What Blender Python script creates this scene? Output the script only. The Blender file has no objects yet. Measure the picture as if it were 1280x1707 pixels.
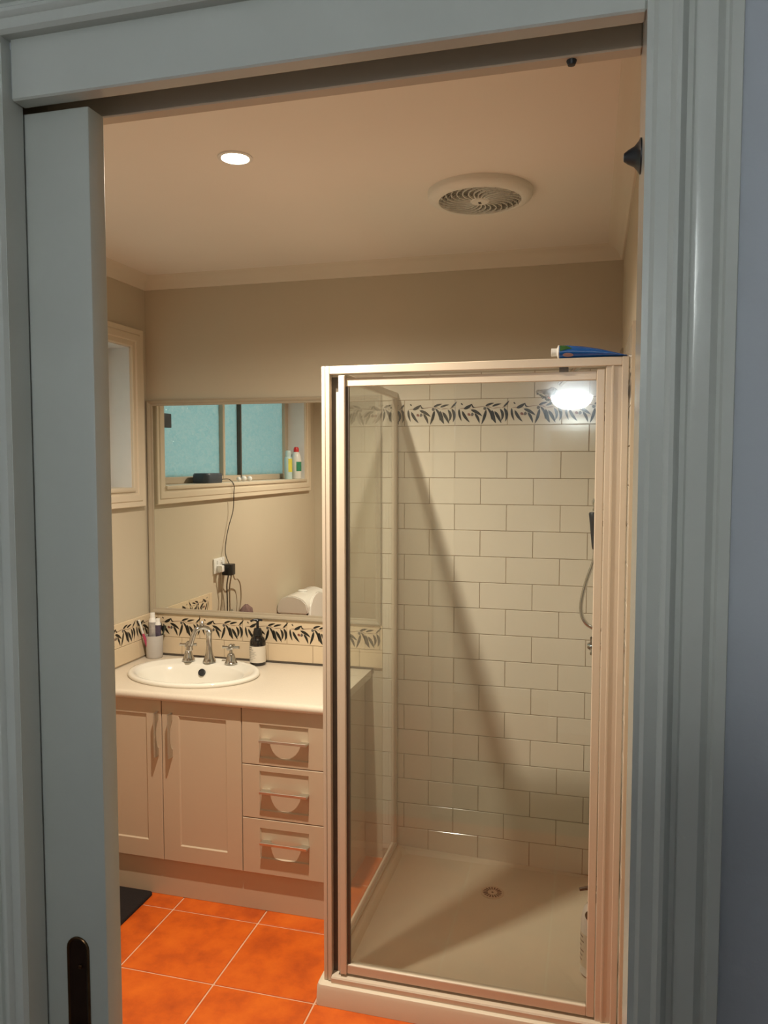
import bpy, bmesh, math, random
from mathutils import Vector, Matrix
from math import pi, sin, cos, radians as R
random.seed(7)

# ------------------------------------------------------------------ camera, world, exposure
S = bpy.context.scene
C = S.collection
YAW, PIT, ROL = .2612, .062, .0003
cam_d = bpy.data.cameras.new('camera'); cam = bpy.data.objects.new('camera', cam_d); C.objects.link(cam)
cam_d.sensor_fit = 'VERTICAL'; cam_d.sensor_height = 36; cam_d.sensor_width = 36
cam_d.lens = 36 * 1294.6 / 1707; cam_d.clip_start = .02
cam.location = (.6163, -2.9953, 1.6651)
cam.rotation_euler = (Matrix.Rotation(YAW, 3, 'Z') @ Matrix.Rotation(pi/2 - PIT, 3, 'X') @ Matrix.Rotation(ROL, 3, 'Z')).to_euler()
S.camera = cam
S.view_settings.view_transform = 'Standard'; S.view_settings.look = 'None'
S.view_settings.gamma = 1; S.view_settings.use_curve_mapping = False
S.view_settings.exposure = 0.0
W = bpy.data.worlds.new('overcast'); S.world = W; W.use_nodes = True
W.node_tree.nodes['Background'].inputs[0].default_value = (.67, .69, .67, 1)
W.node_tree.nodes['Background'].inputs[1].default_value = .84

DOWNLIGHT = 198.0            # watts of the recessed lamp
SCONCE = 76.0                 # radiance of the hall sconce bowl

# ------------------------------------------------------------------ materials
MATS = {}
def mat(name, col, rough=.5, metal=0, spec=.5, noise=0, nscale=20, bump=0, bscale=200, col2=None, coat=0, emit=None, estr=0):
    m = bpy.data.materials.new(name); m.use_nodes = True; nt = m.node_tree; N = nt.nodes; L = nt.links
    b = N['Principled BSDF']
    b.inputs['Base Color'].default_value = (*col, 1); b.inputs['Roughness'].default_value = rough
    b.inputs['Metallic'].default_value = metal; b.inputs['Specular IOR Level'].default_value = spec
    b.inputs['Coat Weight'].default_value = coat
    if emit: b.inputs['Emission Color'].default_value = (*emit, 1); b.inputs['Emission Strength'].default_value = estr
    tc = None
    if noise or bump:
        tc = N.new('ShaderNodeNewGeometry')
    if noise:
        n = N.new('ShaderNodeTexNoise'); n.inputs['Scale'].default_value = nscale; n.inputs['Detail'].default_value = 5
        L.new(tc.outputs['Position'], n.inputs['Vector'])
        cr = N.new('ShaderNodeValToRGB'); cr.color_ramp.elements[0].position = .3; cr.color_ramp.elements[1].position = .7
        c2 = col2 if col2 else tuple(c * (1 - noise) for c in col)
        cr.color_ramp.elements[0].color = (*c2, 1); cr.color_ramp.elements[1].color = (*col, 1)
        L.new(n.outputs['Fac'], cr.inputs['Fac']); L.new(cr.outputs['Color'], b.inputs['Base Color'])
    if bump:
        n2 = N.new('ShaderNodeTexNoise'); n2.inputs['Scale'].default_value = bscale; n2.inputs['Detail'].default_value = 3
        L.new(tc.outputs['Position'], n2.inputs['Vector'])
        bp = N.new('ShaderNodeBump'); bp.inputs['Strength'].default_value = bump; bp.inputs['Distance'].default_value = .002
        L.new(n2.outputs['Fac'], bp.inputs['Height']); L.new(bp.outputs['Normal'], b.inputs['Normal'])
    MATS[name] = m
    return m

mat('wall_paint', (.56, .49, .375), .75, noise=.03, nscale=3, bump=.06, bscale=300)
mat('ceiling_paint', (.84, .78, .70), .8, noise=.03, nscale=2, bump=.05, bscale=250)
mat('cornice_paint', (.70, .63, .52), .7)
mat('trim_paint', (.66, .57, .44), .4, noise=.04, nscale=6)
mat('hall_trim', (.57, .59, .55), .22, noise=.05, nscale=9, bump=.12, bscale=45)
mat('hall_door', (.53, .55, .505), .4, noise=.06, nscale=8, bump=.12, bscale=60)
mat('hall_wall', (.51, .545, .60), .6, noise=.04, nscale=4, bump=.15, bscale=180)
mat('hall_ceiling', (.75, .76, .76), .8, noise=.03)
mat('hall_floor', (.20, .11, .055), .4, noise=.3, nscale=6)
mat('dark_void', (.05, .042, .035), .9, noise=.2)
mat('grout', (.46, .37, .26), .85, noise=.3, nscale=25)
mat('floor_grout', (.74, .46, .30), .85, noise=.2, nscale=30)
mat('tile_cream', (.70, .645, .54), .12, spec=.5, noise=.03, nscale=5, bump=.03, bscale=14)
mat('splash_tile', (.70, .57, .40), .2, noise=.04, nscale=9)
mat('leaf_black', (.018, .018, .014), .3, noise=.4, nscale=60)
mat('leaf_red', (.25, .09, .06), .4, noise=.3, nscale=80)
mat('leaf_grey', (.12, .11, .10), .4, noise=.3, nscale=80)
mat('leaf_stem', (.30, .20, .14), .4, noise=.2, nscale=80)
mat('cabinet', (.53, .42, .30), .42, noise=.02, nscale=3)
mat('counter', (.68, .60, .49), .3, noise=.07, nscale=160)
mat('porcelain', (.80, .77, .69), .08, coat=.4, noise=.01)
mat('toilet_white', (.78, .76, .72), .12, coat=.3, noise=.01)
mat('chrome', (.62, .62, .61), .09, metal=1, noise=.03)
mat('steel', (.62, .59, .52), .36, metal=.95, noise=.06, nscale=70)
mat('frame_alu', (.63, .54, .43), .33, metal=0, spec=.6, noise=.03, nscale=8, coat=.25)
mat('tray', (.68, .60, .47), .55, noise=.06, nscale=5)
mat('grey_plastic', (.50, .47, .44), .5, noise=.05)
mat('white_plastic', (.80, .79, .76), .35, noise=.02)
mat('cream_plastic', (.62, .53, .40), .5, noise=.03)
mat('black_plastic', (.012, .012, .013), .3, noise=.2)
mat('device_grey', (.05, .065, .09), .45, noise=.2)
mat('rubber', (.02, .022, .026), .45, noise=.2)
mat('brown_glass', (.008, .006, .006), .08, noise=.2, coat=.5)
mat('paper_label', (.72, .66, .56), .7, noise=.04, nscale=60)
mat('print_grey', (.32, .29, .25), .7, noise=.1)
mat('blue_tube', (.004, .10, .42), .25, noise=.15, nscale=30, coat=.4)
mat('green_print', (.03, .12, .03), .35, noise=.2, nscale=60)
mat('pink_print', (.35, .22, .24), .4, noise=.2, nscale=80)
mat('pink_plastic', (.50, .06, .14), .35, noise=.1)
mat('tube_silver', (.55, .53, .52), .3, metal=.3, noise=.3, nscale=90)
mat('tube_grape', (.10, .08, .13), .35, noise=.4, nscale=90)
mat('mat_black', (.010, .004, .004), .95, noise=.6, nscale=220, bump=.8, bscale=260)
mat('yellow_can', (.75, .68, .10), .3, noise=.05)
mat('pale_can', (.55, .70, .70), .3, noise=.05)
mat('green_label', (.04, .30, .16), .4, noise=.3, nscale=70)
mat('red_plastic', (.65, .03, .03), .35, noise=.05)
mat('dark_green_plastic', (.03, .045, .03), .4, noise=.2)
mat('cord_black', (.02, .017, .015), .5, noise=.2)
mat('cord_beige', (.32, .25, .17), .55, noise=.1)
mat('cloth_mauve', (.22, .13, .12), .9, noise=.4, nscale=60, bump=.5)
mat('brass', (.16, .09, .045), .28, metal=1, noise=.3, nscale=40)
mat('brass_dark', (.035, .016, .010), .35, metal=.6, noise=.3, nscale=40)
mat('ceramic_white', (.78, .78, .77), .3, noise=.05)
mat('fan_plastic', (.80, .77, .70), .5, noise=.03)
mat('fan_grille', (.40, .38, .32), .6, noise=.1)
mat('lamp_emit', (.8, .8, .8), .5, emit=(1.0, .83, .60), estr=60)
mat('sconce_emit', (.8, .8, .8), .4, emit=(.95, 1.0, .95), estr=SCONCE)
mat('mirror_frame', (.40, .34, .25), .35, spec=.6, noise=.05)
mat('seal_dark', (.09, .075, .06), .5, noise=.2)
mat('window_alu', (.50, .42, .32), .35, noise=.04)

# terracotta with brush-like mottling
m = mat('terracotta', (.66, .165, .022), .42)
nt = m.node_tree; N = nt.nodes; L = nt.links; b = N['Principled BSDF']
g = N.new('ShaderNodeNewGeometry'); n1 = N.new('ShaderNodeTexNoise'); n1.inputs['Scale'].default_value = 7; n1.inputs['Detail'].default_value = 8; n1.inputs['Roughness'].default_value = .65
L.new(g.outputs['Position'], n1.inputs['Vector'])
cr = N.new('ShaderNodeValToRGB'); e = cr.color_ramp.elements
e[0].position = .30; e[0].color = (.40, .060, .006, 1); e[1].position = .68; e[1].color = (.70, .145, .010, 1)
k = cr.color_ramp.elements.new(.5); k.color = (.60, .105, .007, 1)
L.new(n1.outputs['Fac'], cr.inputs['Fac']); L.new(cr.outputs['Color'], b.inputs['Base Color'])
bp = N.new('ShaderNodeBump'); bp.inputs['Strength'].default_value = .15; bp.inputs['Distance'].default_value = .004
L.new(n1.outputs['Fac'], bp.inputs['Height']); L.new(bp.outputs['Normal'], b.inputs['Normal'])

def glass_mat(name, tint, haze, boost=1.0, hazecol=(.6, .58, .52)):
    m = bpy.data.materials.new(name); m.use_nodes = True; nt = m.node_tree; N = nt.nodes; L = nt.links
    N.remove(N['Principled BSDF']); out = N['Material Output']
    tr = N.new('ShaderNodeBsdfTransparent'); tr.inputs[0].default_value = (*tint, 1)
    gl = N.new('ShaderNodeBsdfGlossy'); gl.inputs['Roughness'].default_value = .02; gl.inputs[0].default_value = (1, 1, 1, 1)
    df = N.new('ShaderNodeBsdfDiffuse'); df.inputs[0].default_value = (*hazecol, 1)
    lw = N.new('ShaderNodeLayerWeight'); lw.inputs['Blend'].default_value = .5
    p = N.new('ShaderNodeMath'); p.operation = 'POWER'; p.inputs[1].default_value = 5
    ma = N.new('ShaderNodeMath'); ma.operation = 'MULTIPLY_ADD'; ma.inputs[1].default_value = .96 * boost; ma.inputs[2].default_value = .04 * boost
    L.new(lw.outputs['Facing'], p.inputs[0]); L.new(p.outputs[0], ma.inputs[0])
    m1 = N.new('ShaderNodeMixShader'); m1.inputs[0].default_value = haze
    L.new(tr.outputs[0], m1.inputs[1]); L.new(df.outputs[0], m1.inputs[2])
    m2 = N.new('ShaderNodeMixShader'); L.new(ma.outputs[0], m2.inputs[0]); L.new(m1.outputs[0], m2.inputs[1]); L.new(gl.outputs[0], m2.inputs[2])
    L.new(m2.outputs[0], out.inputs[0]); MATS[name] = m
glass_mat('shower_glass', (.95, .965, .95), .012)

m = bpy.data.materials.new('mirror_glass'); m.use_nodes = True
b = m.node_tree.nodes['Principled BSDF']; b.inputs['Metallic'].default_value = 1; b.inputs['Roughness'].default_value = 0
b.inputs['Base Color'].default_value = (.86, .88, .84, 1); MATS['mirror_glass'] = m

# obscure window glass: daylight diffuses through a dimpled pane
m = bpy.data.materials.new('obscure_glass'); m.use_nodes = True; nt = m.node_tree; N = nt.nodes; L = nt.links
N.remove(N['Principled BSDF']); out = N['Material Output']
tl = N.new('ShaderNodeBsdfTranslucent'); tn = N.new('ShaderNodeTexNoise'); tn.inputs['Scale'].default_value = 22; tn.inputs['Detail'].default_value = 4; tn.inputs['Distortion'].default_value = 1.5
tm = N.new('ShaderNodeMapping'); tm.inputs['Scale'].default_value = (1, 1, 2.6); tg = N.new('ShaderNodeNewGeometry'); L.new(tg.outputs['Position'], tm.inputs['Vector']); L.new(tm.outputs[0], tn.inputs['Vector'])
tr_ = N.new('ShaderNodeValToRGB'); tr_.color_ramp.elements[0].position = .35; tr_.color_ramp.elements[0].color = (.70, .94, .94, 1); tr_.color_ramp.elements[1].position = .66; tr_.color_ramp.elements[1].color = (.84, 1.0, .98, 1)
L.new(tn.outputs['Fac'], tr_.inputs['Fac']); L.new(tr_.outputs[0], tl.inputs[0])
gl = N.new('ShaderNodeBsdfGlossy'); gl.inputs['Roughness'].default_value = .15
vor = N.new('ShaderNodeTexNoise'); vor.inputs['Scale'].default_value = 38; vor.inputs['Detail'].default_value = 2; gg = N.new('ShaderNodeNewGeometry')
L.new(gg.outputs['Position'], vor.inputs['Vector'])
bp = N.new('ShaderNodeBump'); bp.inputs['Strength'].default_value = .9; bp.inputs['Distance'].default_value = .012
L.new(vor.outputs['Fac'], bp.inputs['Height']); L.new(bp.outputs['Normal'], gl.inputs['Normal']); L.new(bp.outputs['Normal'], tl.inputs['Normal'])
mx = N.new('ShaderNodeMixShader'); mx.inputs[0].default_value = .08
L.new(tl.outputs[0], mx.inputs[1]); L.new(gl.outputs[0], mx.inputs[2]); L.new(mx.outputs[0], out.inputs[0]); MATS['obscure_glass'] = m

# ------------------------------------------------------------------ mesh helpers (world coordinates)
WL = {}
def V(*a): return Vector(a)
def box(bm, x0, x1, y0, y1, z0, z1, bev=0, seg=1):
    r = bmesh.ops.create_cube(bm, size=1)
    vs = r['verts']
    for v in vs:
        v.co = V(x0 + (v.co.x + .5) * (x1 - x0), y0 + (v.co.y + .5) * (y1 - y0), z0 + (v.co.z + .5) * (z1 - z0))
    if bev:
        es = list({e for v in vs for e in v.link_edges})
        bmesh.ops.bevel(bm, geom=es, offset=bev, segments=seg, affect='EDGES', profile=.5)
    return bm
def B(*a, **k): return box(bmesh.new(), *a, **k)
def lathe(bm, prof, c=(0, 0, 0), n=24, axis=(0, 0, 1), sx=1, sy=1, cap0=True, cap1=True):
    q = V(0, 0, 1).rotation_difference(V(*axis).normalized()); c = V(*c)
    rings = []
    for r, z in prof:
        if r < 1e-6: rings.append([bm.verts.new(c + q @ V(0, 0, z))])
        else: rings.append([bm.verts.new(c + q @ V(r * sx * cos(2*pi*i/n), r * sy * sin(2*pi*i/n), z)) for i in range(n)])
    for a, b_ in zip(rings, rings[1:]):
        for i in range(n):
            j = (i + 1) % n
            f = ([a[0]] if len(a) == 1 else [a[i], a[j]]) + ([b_[0]] if len(b_) == 1 else [b_[j], b_[i]])
            if len(f) >= 3:
                try: bm.faces.new(f)
                except ValueError: pass
    if cap0 and len(rings[0]) > 1: bm.faces.new(rings[0][::-1])
    if cap1 and len(rings[-1]) > 1: bm.faces.new(rings[-1])
    return bm
def LT(prof, **k): return lathe(bmesh.new(), prof, **k)
def smooth_path(pts, sub=6):
    P = [V(*p) for p in pts]; out = []
    Q = [2*P[0]-P[1]] + P + [2*P[-1]-P[-2]]
    for i in range(1, len(Q) - 2):
        for s in range(sub):
            t = s / sub; p0, p1, p2, p3 = Q[i-1:i+3]
            out.append(.5 * ((2*p1) + (p2-p0)*t + (2*p0-5*p1+4*p2-p3)*t*t + (3*p1-p0-3*p2+p3)*t**3))
    out.append(P[-1]); return out
def tube(bm, pts, r, n=10, sub=6, ribs=0):
    P = smooth_path(pts, sub) if sub else [V(*p) for p in pts]
    m = len(P); rings = []; up = V(0, 0, 1)
    t0 = (P[1]-P[0]).normalized(); a = t0.orthogonal().normalized()
    for i, p in enumerate(P):
        t = (P[min(i+1, m-1)] - P[max(i-1, 0)]).normalized()
        a = (a - t * a.dot(t)).normalized(); b_ = t.cross(a)
        rr = r(i / (m-1)) if callable(r) else r
        if ribs and i % 2: rr *= ribs
        rings.append([bm.verts.new(p + rr * (a * cos(2*pi*k/n) + b_ * sin(2*pi*k/n))) for k in range(n)])
    for A, Bq in zip(rings, rings[1:]):
        for k in range(n): bm.faces.new([A[k], A[(k+1) % n], Bq[(k+1) % n], Bq[k]])
    bm.faces.new(rings[0][::-1]); bm.faces.new(rings[-1])
    return bm
def TB(*a, **k): return tube(bmesh.new(), *a, **k)
def prism(bm, pts, off):                    # polygon of 3-d points swept by vector off
    off = V(*off); a = [bm.verts.new(V(*p)) for p in pts]; b_ = [bm.verts.new(V(*p) + off) for p in pts]
    n = len(a); bm.faces.new(a[::-1]); bm.faces.new(b_)
    for i in range(n): bm.faces.new([a[i], a[(i+1) % n], b_[(i+1) % n], b_[i]])
    return bm
def PR(*a): return prism(bmesh.new(), *a)
def strips(bm, rings, closed_ring=True, closed_path=False):
    R_ = [[bm.verts.new(V(*p)) for p in r] for r in rings]
    prs = list(zip(R_, R_[1:])) + ([(R_[-1], R_[0])] if closed_path else [])
    for a, b_ in prs:
        n = len(a)
        for i in range(n if closed_ring else n-1):
            j = (i+1) % n; bm.faces.new([a[i], a[j], b_[j], b_[i]])
    return R_
def wl(o):
    return WL.get(o.name, V(0, 0, 0)) if o else V(0, 0, 0)
def mk(name, bm, m, parent=None, smooth=False, label=None, mats=None):
    bmesh.ops.recalc_face_normals(bm, faces=bm.faces[:])
    me = bpy.data.meshes.new(name)
    off = wl(parent)
    if off.length: bmesh.ops.translate(bm, verts=bm.verts[:], vec=-off)
    bm.to_mesh(me); bm.free()
    for mm in (mats or [m]): me.materials.append(MATS[mm])
    if smooth:
        for p in me.polygons: p.use_smooth = True
        try: me.set_sharp_from_angle(angle=R(smooth if smooth is not True else 40))
        except Exception: pass
    o = bpy.data.objects.new(name, me); C.objects.link(o)
    if parent: o.parent = parent; WL[o.name] = off
    if label: o['label'] = label
    return o
def tag(o, label, cat, group=None):
    o['label'] = label; o['category'] = cat
    if group: o['group'] = group
    return o
def thing(name, loc, label, cat, group=None):
    o = bpy.data.objects.new(name, None); C.objects.link(o); o.location = loc; o.empty_display_size = .05
    WL[o.name] = V(*loc); return tag(o, label, cat, group)
def solo(name, bm, m, label, cat, loc, smooth=False, group=None, mats=None):   # a thing that is one mesh, origin at its base
    bmesh.ops.translate(bm, verts=bm.verts[:], vec=-V(*loc))
    o = mk(name, bm, m, None, smooth, mats=mats); o.location = loc; WL[o.name] = V(*loc)
    return tag(o, label, cat, group)
def struct(name, bm, m, smooth=False, mats=None):
    o = mk(name, bm, m, None, smooth, mats=mats); o['kind'] = 'structure'; return o
def inst(name, me, loc, parent, rotz=0):
    o = bpy.data.objects.new(name, me); C.objects.link(o); o.parent = parent
    o.location = V(*loc) - wl(parent); o.rotation_euler = (0, 0, rotz); return o
def frame_sweep(bm, corners, prof, closed=True):
    """corners: list of functions (o,d)->point for every corner; prof: closed list of (o,d)"""
    return strips(bm, [[c(o, d) for o, d in prof] for c in corners], True, closed)

# ------------------------------------------------------------------ room shell
FZ = .0455                               # finished floor level
XL, XR, ZC = -1.25, .715, 2.455          # bathroom left, right, ceiling
YF = .008                                # painted face of the far wall (tile faces lie at y = 0)
YB, YH = -2.10, -2.18                    # door wall: bathroom face, hall face
DL, DR, DH = -.065, .660, 2.10           # doorway opening

wall_far = struct('wall_far', B(XL-.4, XR+.3, YF, YF+.12, -.02, ZC+.12), 'wall_paint')
wall_right = struct('wall_right', B(XR, XR+.12, YB-.0, YF, -.02, ZC+.12), 'wall_paint')
# left wall with the window opening
WY0, WY1, WZ0, WZ1 = -1.90, -.12, 1.56, 2.15
bm = bmesh.new(); XO = XL - .16
box(bm, XO, XL, YB, YF, -.02, WZ0); box(bm, XO, XL, YB, YF, WZ1, ZC+.12)
box(bm, XO, XL, YB, WY0, WZ0, WZ1); box(bm, XO, XL, WY1, YF, WZ0, WZ1)
wall_left = struct('wall_left', bm, 'wall_paint')
ceiling = struct('ceiling', B(XL-.16, XR+.12, YB, YF, ZC, ZC+.12), 'ceiling_paint')
# door wall: bathroom skin (cream) and hall skin, with a cavity between for the sliding door
YS0, YS1 = -2.162, -2.117                # cavity
bm = bmesh.new()
box(bm, XL-.16, DL-.006, YS1, YB, 0, ZC+.1); box(bm, DR+.006, XR, YS1, YB, 0, ZC+.1); box(bm, DL-.006, DR+.006, YS1, YB, DH+.003, ZC+.1)
struct('wall_door', bm, 'wall_paint')
bm = bmesh.new()
box(bm, -2.2, DL-.006, YH, YS0, 0, 2.7); box(bm, DR+.006, 2.6, YH, YS1, 0, 2.7); box(bm, DL-.006, DR+.006, YH, YS0, DH+.003, 2.7)
struct('wall_hall', bm, 'hall_wall')
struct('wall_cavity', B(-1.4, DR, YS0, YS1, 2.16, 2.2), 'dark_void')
# head boards of the doorway
struct('trim_1', B(DL+.002, DR, YH-.004, YS0+.001, DH-.001, 2.20, bev=.002), 'hall_trim')
struct('trim_2', B(DL, DR, YS1-.001, YB+.002, DH-.002, 2.165, bev=.0015), 'trim_paint')
# jambs
struct('trim_3', B(DL-.012, DL, YH-.016, YS0, 0, DH+.06), 'hall_trim')
struct('trim_4', B(DR, DR+.014, YH-.016, YB+.002, 0, DH+.06), 'hall_trim')
# moulded casing round the doorway on the hall side
prof = [(0, 0), (0, .016), (.004, .020), (.016, .020), (.018, .0225), (.021, .0245), (.025, .0245), (.028, .021), (.031, .016), (.036, .015),
        (.0375, .0185), (.042, .0205), (.056, .0205), (.060, .018), (.063, .0155), (.066, .0165), (.068, .020), (.078, .020), (.079, .018), (.079, 0)]
zt = 2.169
cs = [lambda o, d: (DL-.001-o, YH-d, 0), lambda o, d: (DL-.001-o, YH-d, zt+o), lambda o, d: (DR+.006+o, YH-d, zt+o), lambda o, d: (DR+.006+o, YH-d, 0)]
bm = bmesh.new(); frame_sweep(bm, cs, prof, False); struct('trim_5', bm, 'hall_trim', smooth=25)
# cornice of the bathroom
prof = [(0, -.050), (.006, -.050), (.012, -.044), (.016, -.032), (.024, -.020), (.036, -.012), (.046, -.008), (.052, -.004), (.056, 0), (0, 0)]
cs = [lambda o, d: (XL+o, YF-o, ZC+d), lambda o, d: (XR-o, YF-o, ZC+d), lambda o, d: (XR-o, YB+o, ZC+d), lambda o, d: (XL+o, YB+o, ZC+d)]
bm = bmesh.new(); frame_sweep(bm, cs, prof, True); struct('trim_6', bm, 'cornice_paint', smooth=30)

# hall around the camera
HB = -4.10
struct('wall_back', B(-2.2, 2.72, HB-.12, HB, 0, 2.7), 'hall_wall')
struct('wall_end', B(2.6, 2.72, HB-.12, YH, 0, 2.7), 'hall_wall')
struct('wall_shade_block', B(.38, 1.10, -3.72, -3.42, 0, 1.86), 'hall_wall')  # added block behind the camera, shades the hall wall low beside the doorway
struct('floor_hall', B(-2.2, 2.72, HB-.12, YB, -.08, FZ-.004), 'hall_floor')
struct('ceiling_hall', B(-2.2, 2.72, HB-.12, YS1, 2.7, 2.8), 'hall_ceiling')

# ------------------------------------------------------------------ floor tiles
floor = struct('floor', B(XL-.1, XR+.1, YB, YF, -.08, FZ-.003), 'floor_grout')
PT, FX, FY = .3335, -.8315, -.5525
CACHE = {}
def tile_mesh(w, h, t, bev, m, flat):       # flat: lies in xy (floor), else in xz facing -y, origin at lower-left of the face
    key = (round(w, 4), round(h, 4), m)
    if key not in CACHE:
        bm = B(0, w, 0, h, -t, 0, bev=bev) if flat else B(0, w, 0, t, 0, h, bev=bev)
        bmesh.ops.recalc_face_normals(bm, faces=bm.faces[:])
        me = bpy.data.meshes.new('tile'); bm.to_mesh(me); bm.free(); me.materials.append(MATS[m]); CACHE[key] = me
    return CACHE[key]
gp = .0055
i0 = math.floor((XL - FX) / PT); i1 = math.ceil((XR - FX) / PT); j0 = math.floor((YB - FY) / PT); j1 = math.ceil((0 - FY) / PT)
for i in range(i0, i1):
    for j in range(j0, j1):
        x0, x1 = max(FX + i*PT + gp/2, XL), min(FX + (i+1)*PT - gp/2, XR)
        y0, y1 = max(FY + j*PT + gp/2, YB), min(FY + (j+1)*PT - gp/2, 0)
        if x1 - x0 > .015 and y1 - y0 > .015:
            inst('floor_tile', tile_mesh(x1-x0, y1-y0, .006, .0015, 'terracotta', True), (x0, y0, FZ), floor)

# ------------------------------------------------------------------ wall tiles
TW, TH, TZ0 = .2015, .1015, .0870        # pitch; top face of the shower tray edge
J = .0022
# leaf print of a border tile, drawn in tile coordinates
def leaf_print_mesh():
    bm = bmesh.new()
    def U(x, y): return V((x - 77) / 545 * .2015, 0, (385 - y) / 275 * .1)
    def leaf(a, b_, w, bend=0, mi=0, y=-.0006):
        A, Bp = U(*a), U(*b_); d = Bp - A; nrm = V(-d.z, 0, d.x).normalized(); n = 7; ra = []; rb = []
        for i in range(n + 1):
            t = i / n; c = A + d*t + nrm * (bend / 545 * .2015) * 4*t*(1-t)
            hw = 1.22 * w / 545 * .2015 * .5 * (sin(pi * min(1, t**.75))**.8 + .04)
            ra.append(bm.verts.new((c.x + nrm.x*hw, y, c.z + nrm.z*hw))); rb.append(bm.verts.new((c.x - nrm.x*hw, y, c.z - nrm.z*hw)))
        for i in range(n):
            f = bm.faces.new([ra[i], ra[i+1], rb[i+1], rb[i]]); f.material_index = mi
    for a in [((138,150),(158,172),11,0),((168,213),(258,160),26,-5),((255,160),(296,196),12,-18),((118,210),(146,342),19,-8),((150,232),(232,356),24,-8),
              ((240,220),(362,292),25,8),((282,258),(334,368),22,8),((402,222),(353,378),24,6),((408,198),(458,335),20,18),((392,186),(484,155),18,4),((462,191),(560,164),17,4),
              ((462,228),(505,368),34,-10),((488,240),(560,368),26,4),((545,215),(556,345),24,22),((585,205),(598,352),26,22),((580,196),(640,132),15,-3)]:
        leaf(*a)
    leaf((208,262),(242,282),22,0,1); leaf((244,268),(274,274),30,0,2); leaf((372,215),(408,205),26,0,2)
    for p, q in [((120,208),(250,206)),((250,206),(400,188)),((400,188),(470,212)),((470,212),(560,206)),((560,206),(617,196))]:
        leaf(p, q, 6, 3, 3, -.0004)
    me = bpy.data.meshes.new('leaf_print'); bm.to_mesh(me); bm.free()
    for mm in ('leaf_black', 'leaf_red', 'leaf_grey', 'leaf_stem'): me.materials.append(MATS[mm])
    return me
LEAF = leaf_print_mesh()
def lay(wall, face, u0, u1, z0, z1, joint, m, leaf=False, t=.007):
    """one course between u0..u1 (u runs left to right as seen from the room), joints at joint + n*TW"""
    n = math.floor((u0 - joint) / TW)
    while joint + n*TW < u1 - 1e-4:
        a, b_ = joint + n*TW, joint + (n+1)*TW; n += 1
        c0, c1 = max(a + J/2, u0), min(b_ - J/2, u1)
        if c1 - c0 < .006: continue
        me = tile_mesh(c1-c0, z1-z0-J, t, .0012, m, False)
        if face == 'far': o = inst('wall_tile', me, (c0, 0, z0+J/2), wall)
        elif face == 'left': o = inst('wall_tile', me, (XL+.008, c0, z0+J/2), wall, pi/2)
        else: o = inst('wall_tile', me, (XR-.008, -c0, z0+J/2), wall, -pi/2)
        if leaf and c1 - c0 > .17:
            l = bpy.data.objects.new('leaf_print', LEAF); C.objects.link(l); l.parent = o; l.location = (a - c0, 0, 0)
        elif leaf and c1 - c0 > .03:
            l = bpy.data.objects.new('leaf_print', cut_leaf(a - c0, c1 - c0)); C.objects.link(l); l.parent = o
CUT = {}
def cut_leaf(dx, w):
    key = (round(dx, 3), round(w, 3))
    if key not in CUT:
        bm = bmesh.new(); bm.from_mesh(LEAF); bmesh.ops.translate(bm, verts=bm.verts[:], vec=(dx, 0, 0))
        for px, nx in ((.001, -1), (w - .001, 1)):
            bmesh.ops.bisect_plane(bm, geom=bm.verts[:] + bm.edges[:] + bm.faces[:], plane_co=(px, 0, 0), plane_no=(nx, 0, 0), clear_outer=True)
        me = bpy.data.meshes.new('leaf_print'); bm.to_mesh(me); bm.free()
        for mm in LEAF.materials: me.materials.append(mm)
        CUT[key] = me
    return CUT[key]
TX0 = -.190
for kk in range(19):                        # shower back wall and right wall
    z0 = TZ0 + kk*TH; z1 = z0 + TH; jn = 0 if kk % 2 == 0 else TW/2; bord = kk == 17
    lay(wall_far, 'far', TX0, XR-.009, z0, z1, jn, 'tile_cream', bord)
    lay(wall_right, 'right', 0.001, .97, z0, z1, .05 + jn, 'tile_cream', bord)
lay(wall_right, 'right', .893, .97, FZ+.002, TZ0, .05, 'tile_cream')
# splashback behind the basin
BZ0, BZ1 = .911, 1.0105
lay(wall_far, 'far', XL+.009, TX0-.001, BZ0, BZ1+J, -.605, 'splash_tile', True)
lay(wall_far, 'far', XL+.009, TX0-.001, .836, BZ0, -.490, 'splash_tile')
lay(wall_left, 'left', -.56, -.001, BZ0, BZ1+J, -.128, 'splash_tile', True)
lay(wall_left, 'left', -.56, -.001, .836, BZ0, -.10, 'splash_tile')
mk('grout', B(TX0-.001, XR-.002, .0025, YF+.001, TZ0-.08, TZ0+19*TH), 'grout', wall_far)
mk('grout', B(XL+.002, TX0, .0025, YF+.001, .832, BZ1+.001), 'grout', wall_far)
mk('grout', B(XL-.001, XL+.0055, -.56, .002, .832, BZ1+.001), 'grout', wall_left)
mk('grout', B(XR-.0055, XR+.001, -.97, .0, FZ-.003, TZ0+19*TH), 'grout', wall_right)
mk('edge_trim', B(XR-.0085, XR+.001, -.9745, -.9695, FZ, TZ0+19*TH), 'trim_paint', wall_right)
mk('sealant', B(XL+.003, TX0-.04, -.004, .004, .829, .8365), 'seal_dark', wall_far)

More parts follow.
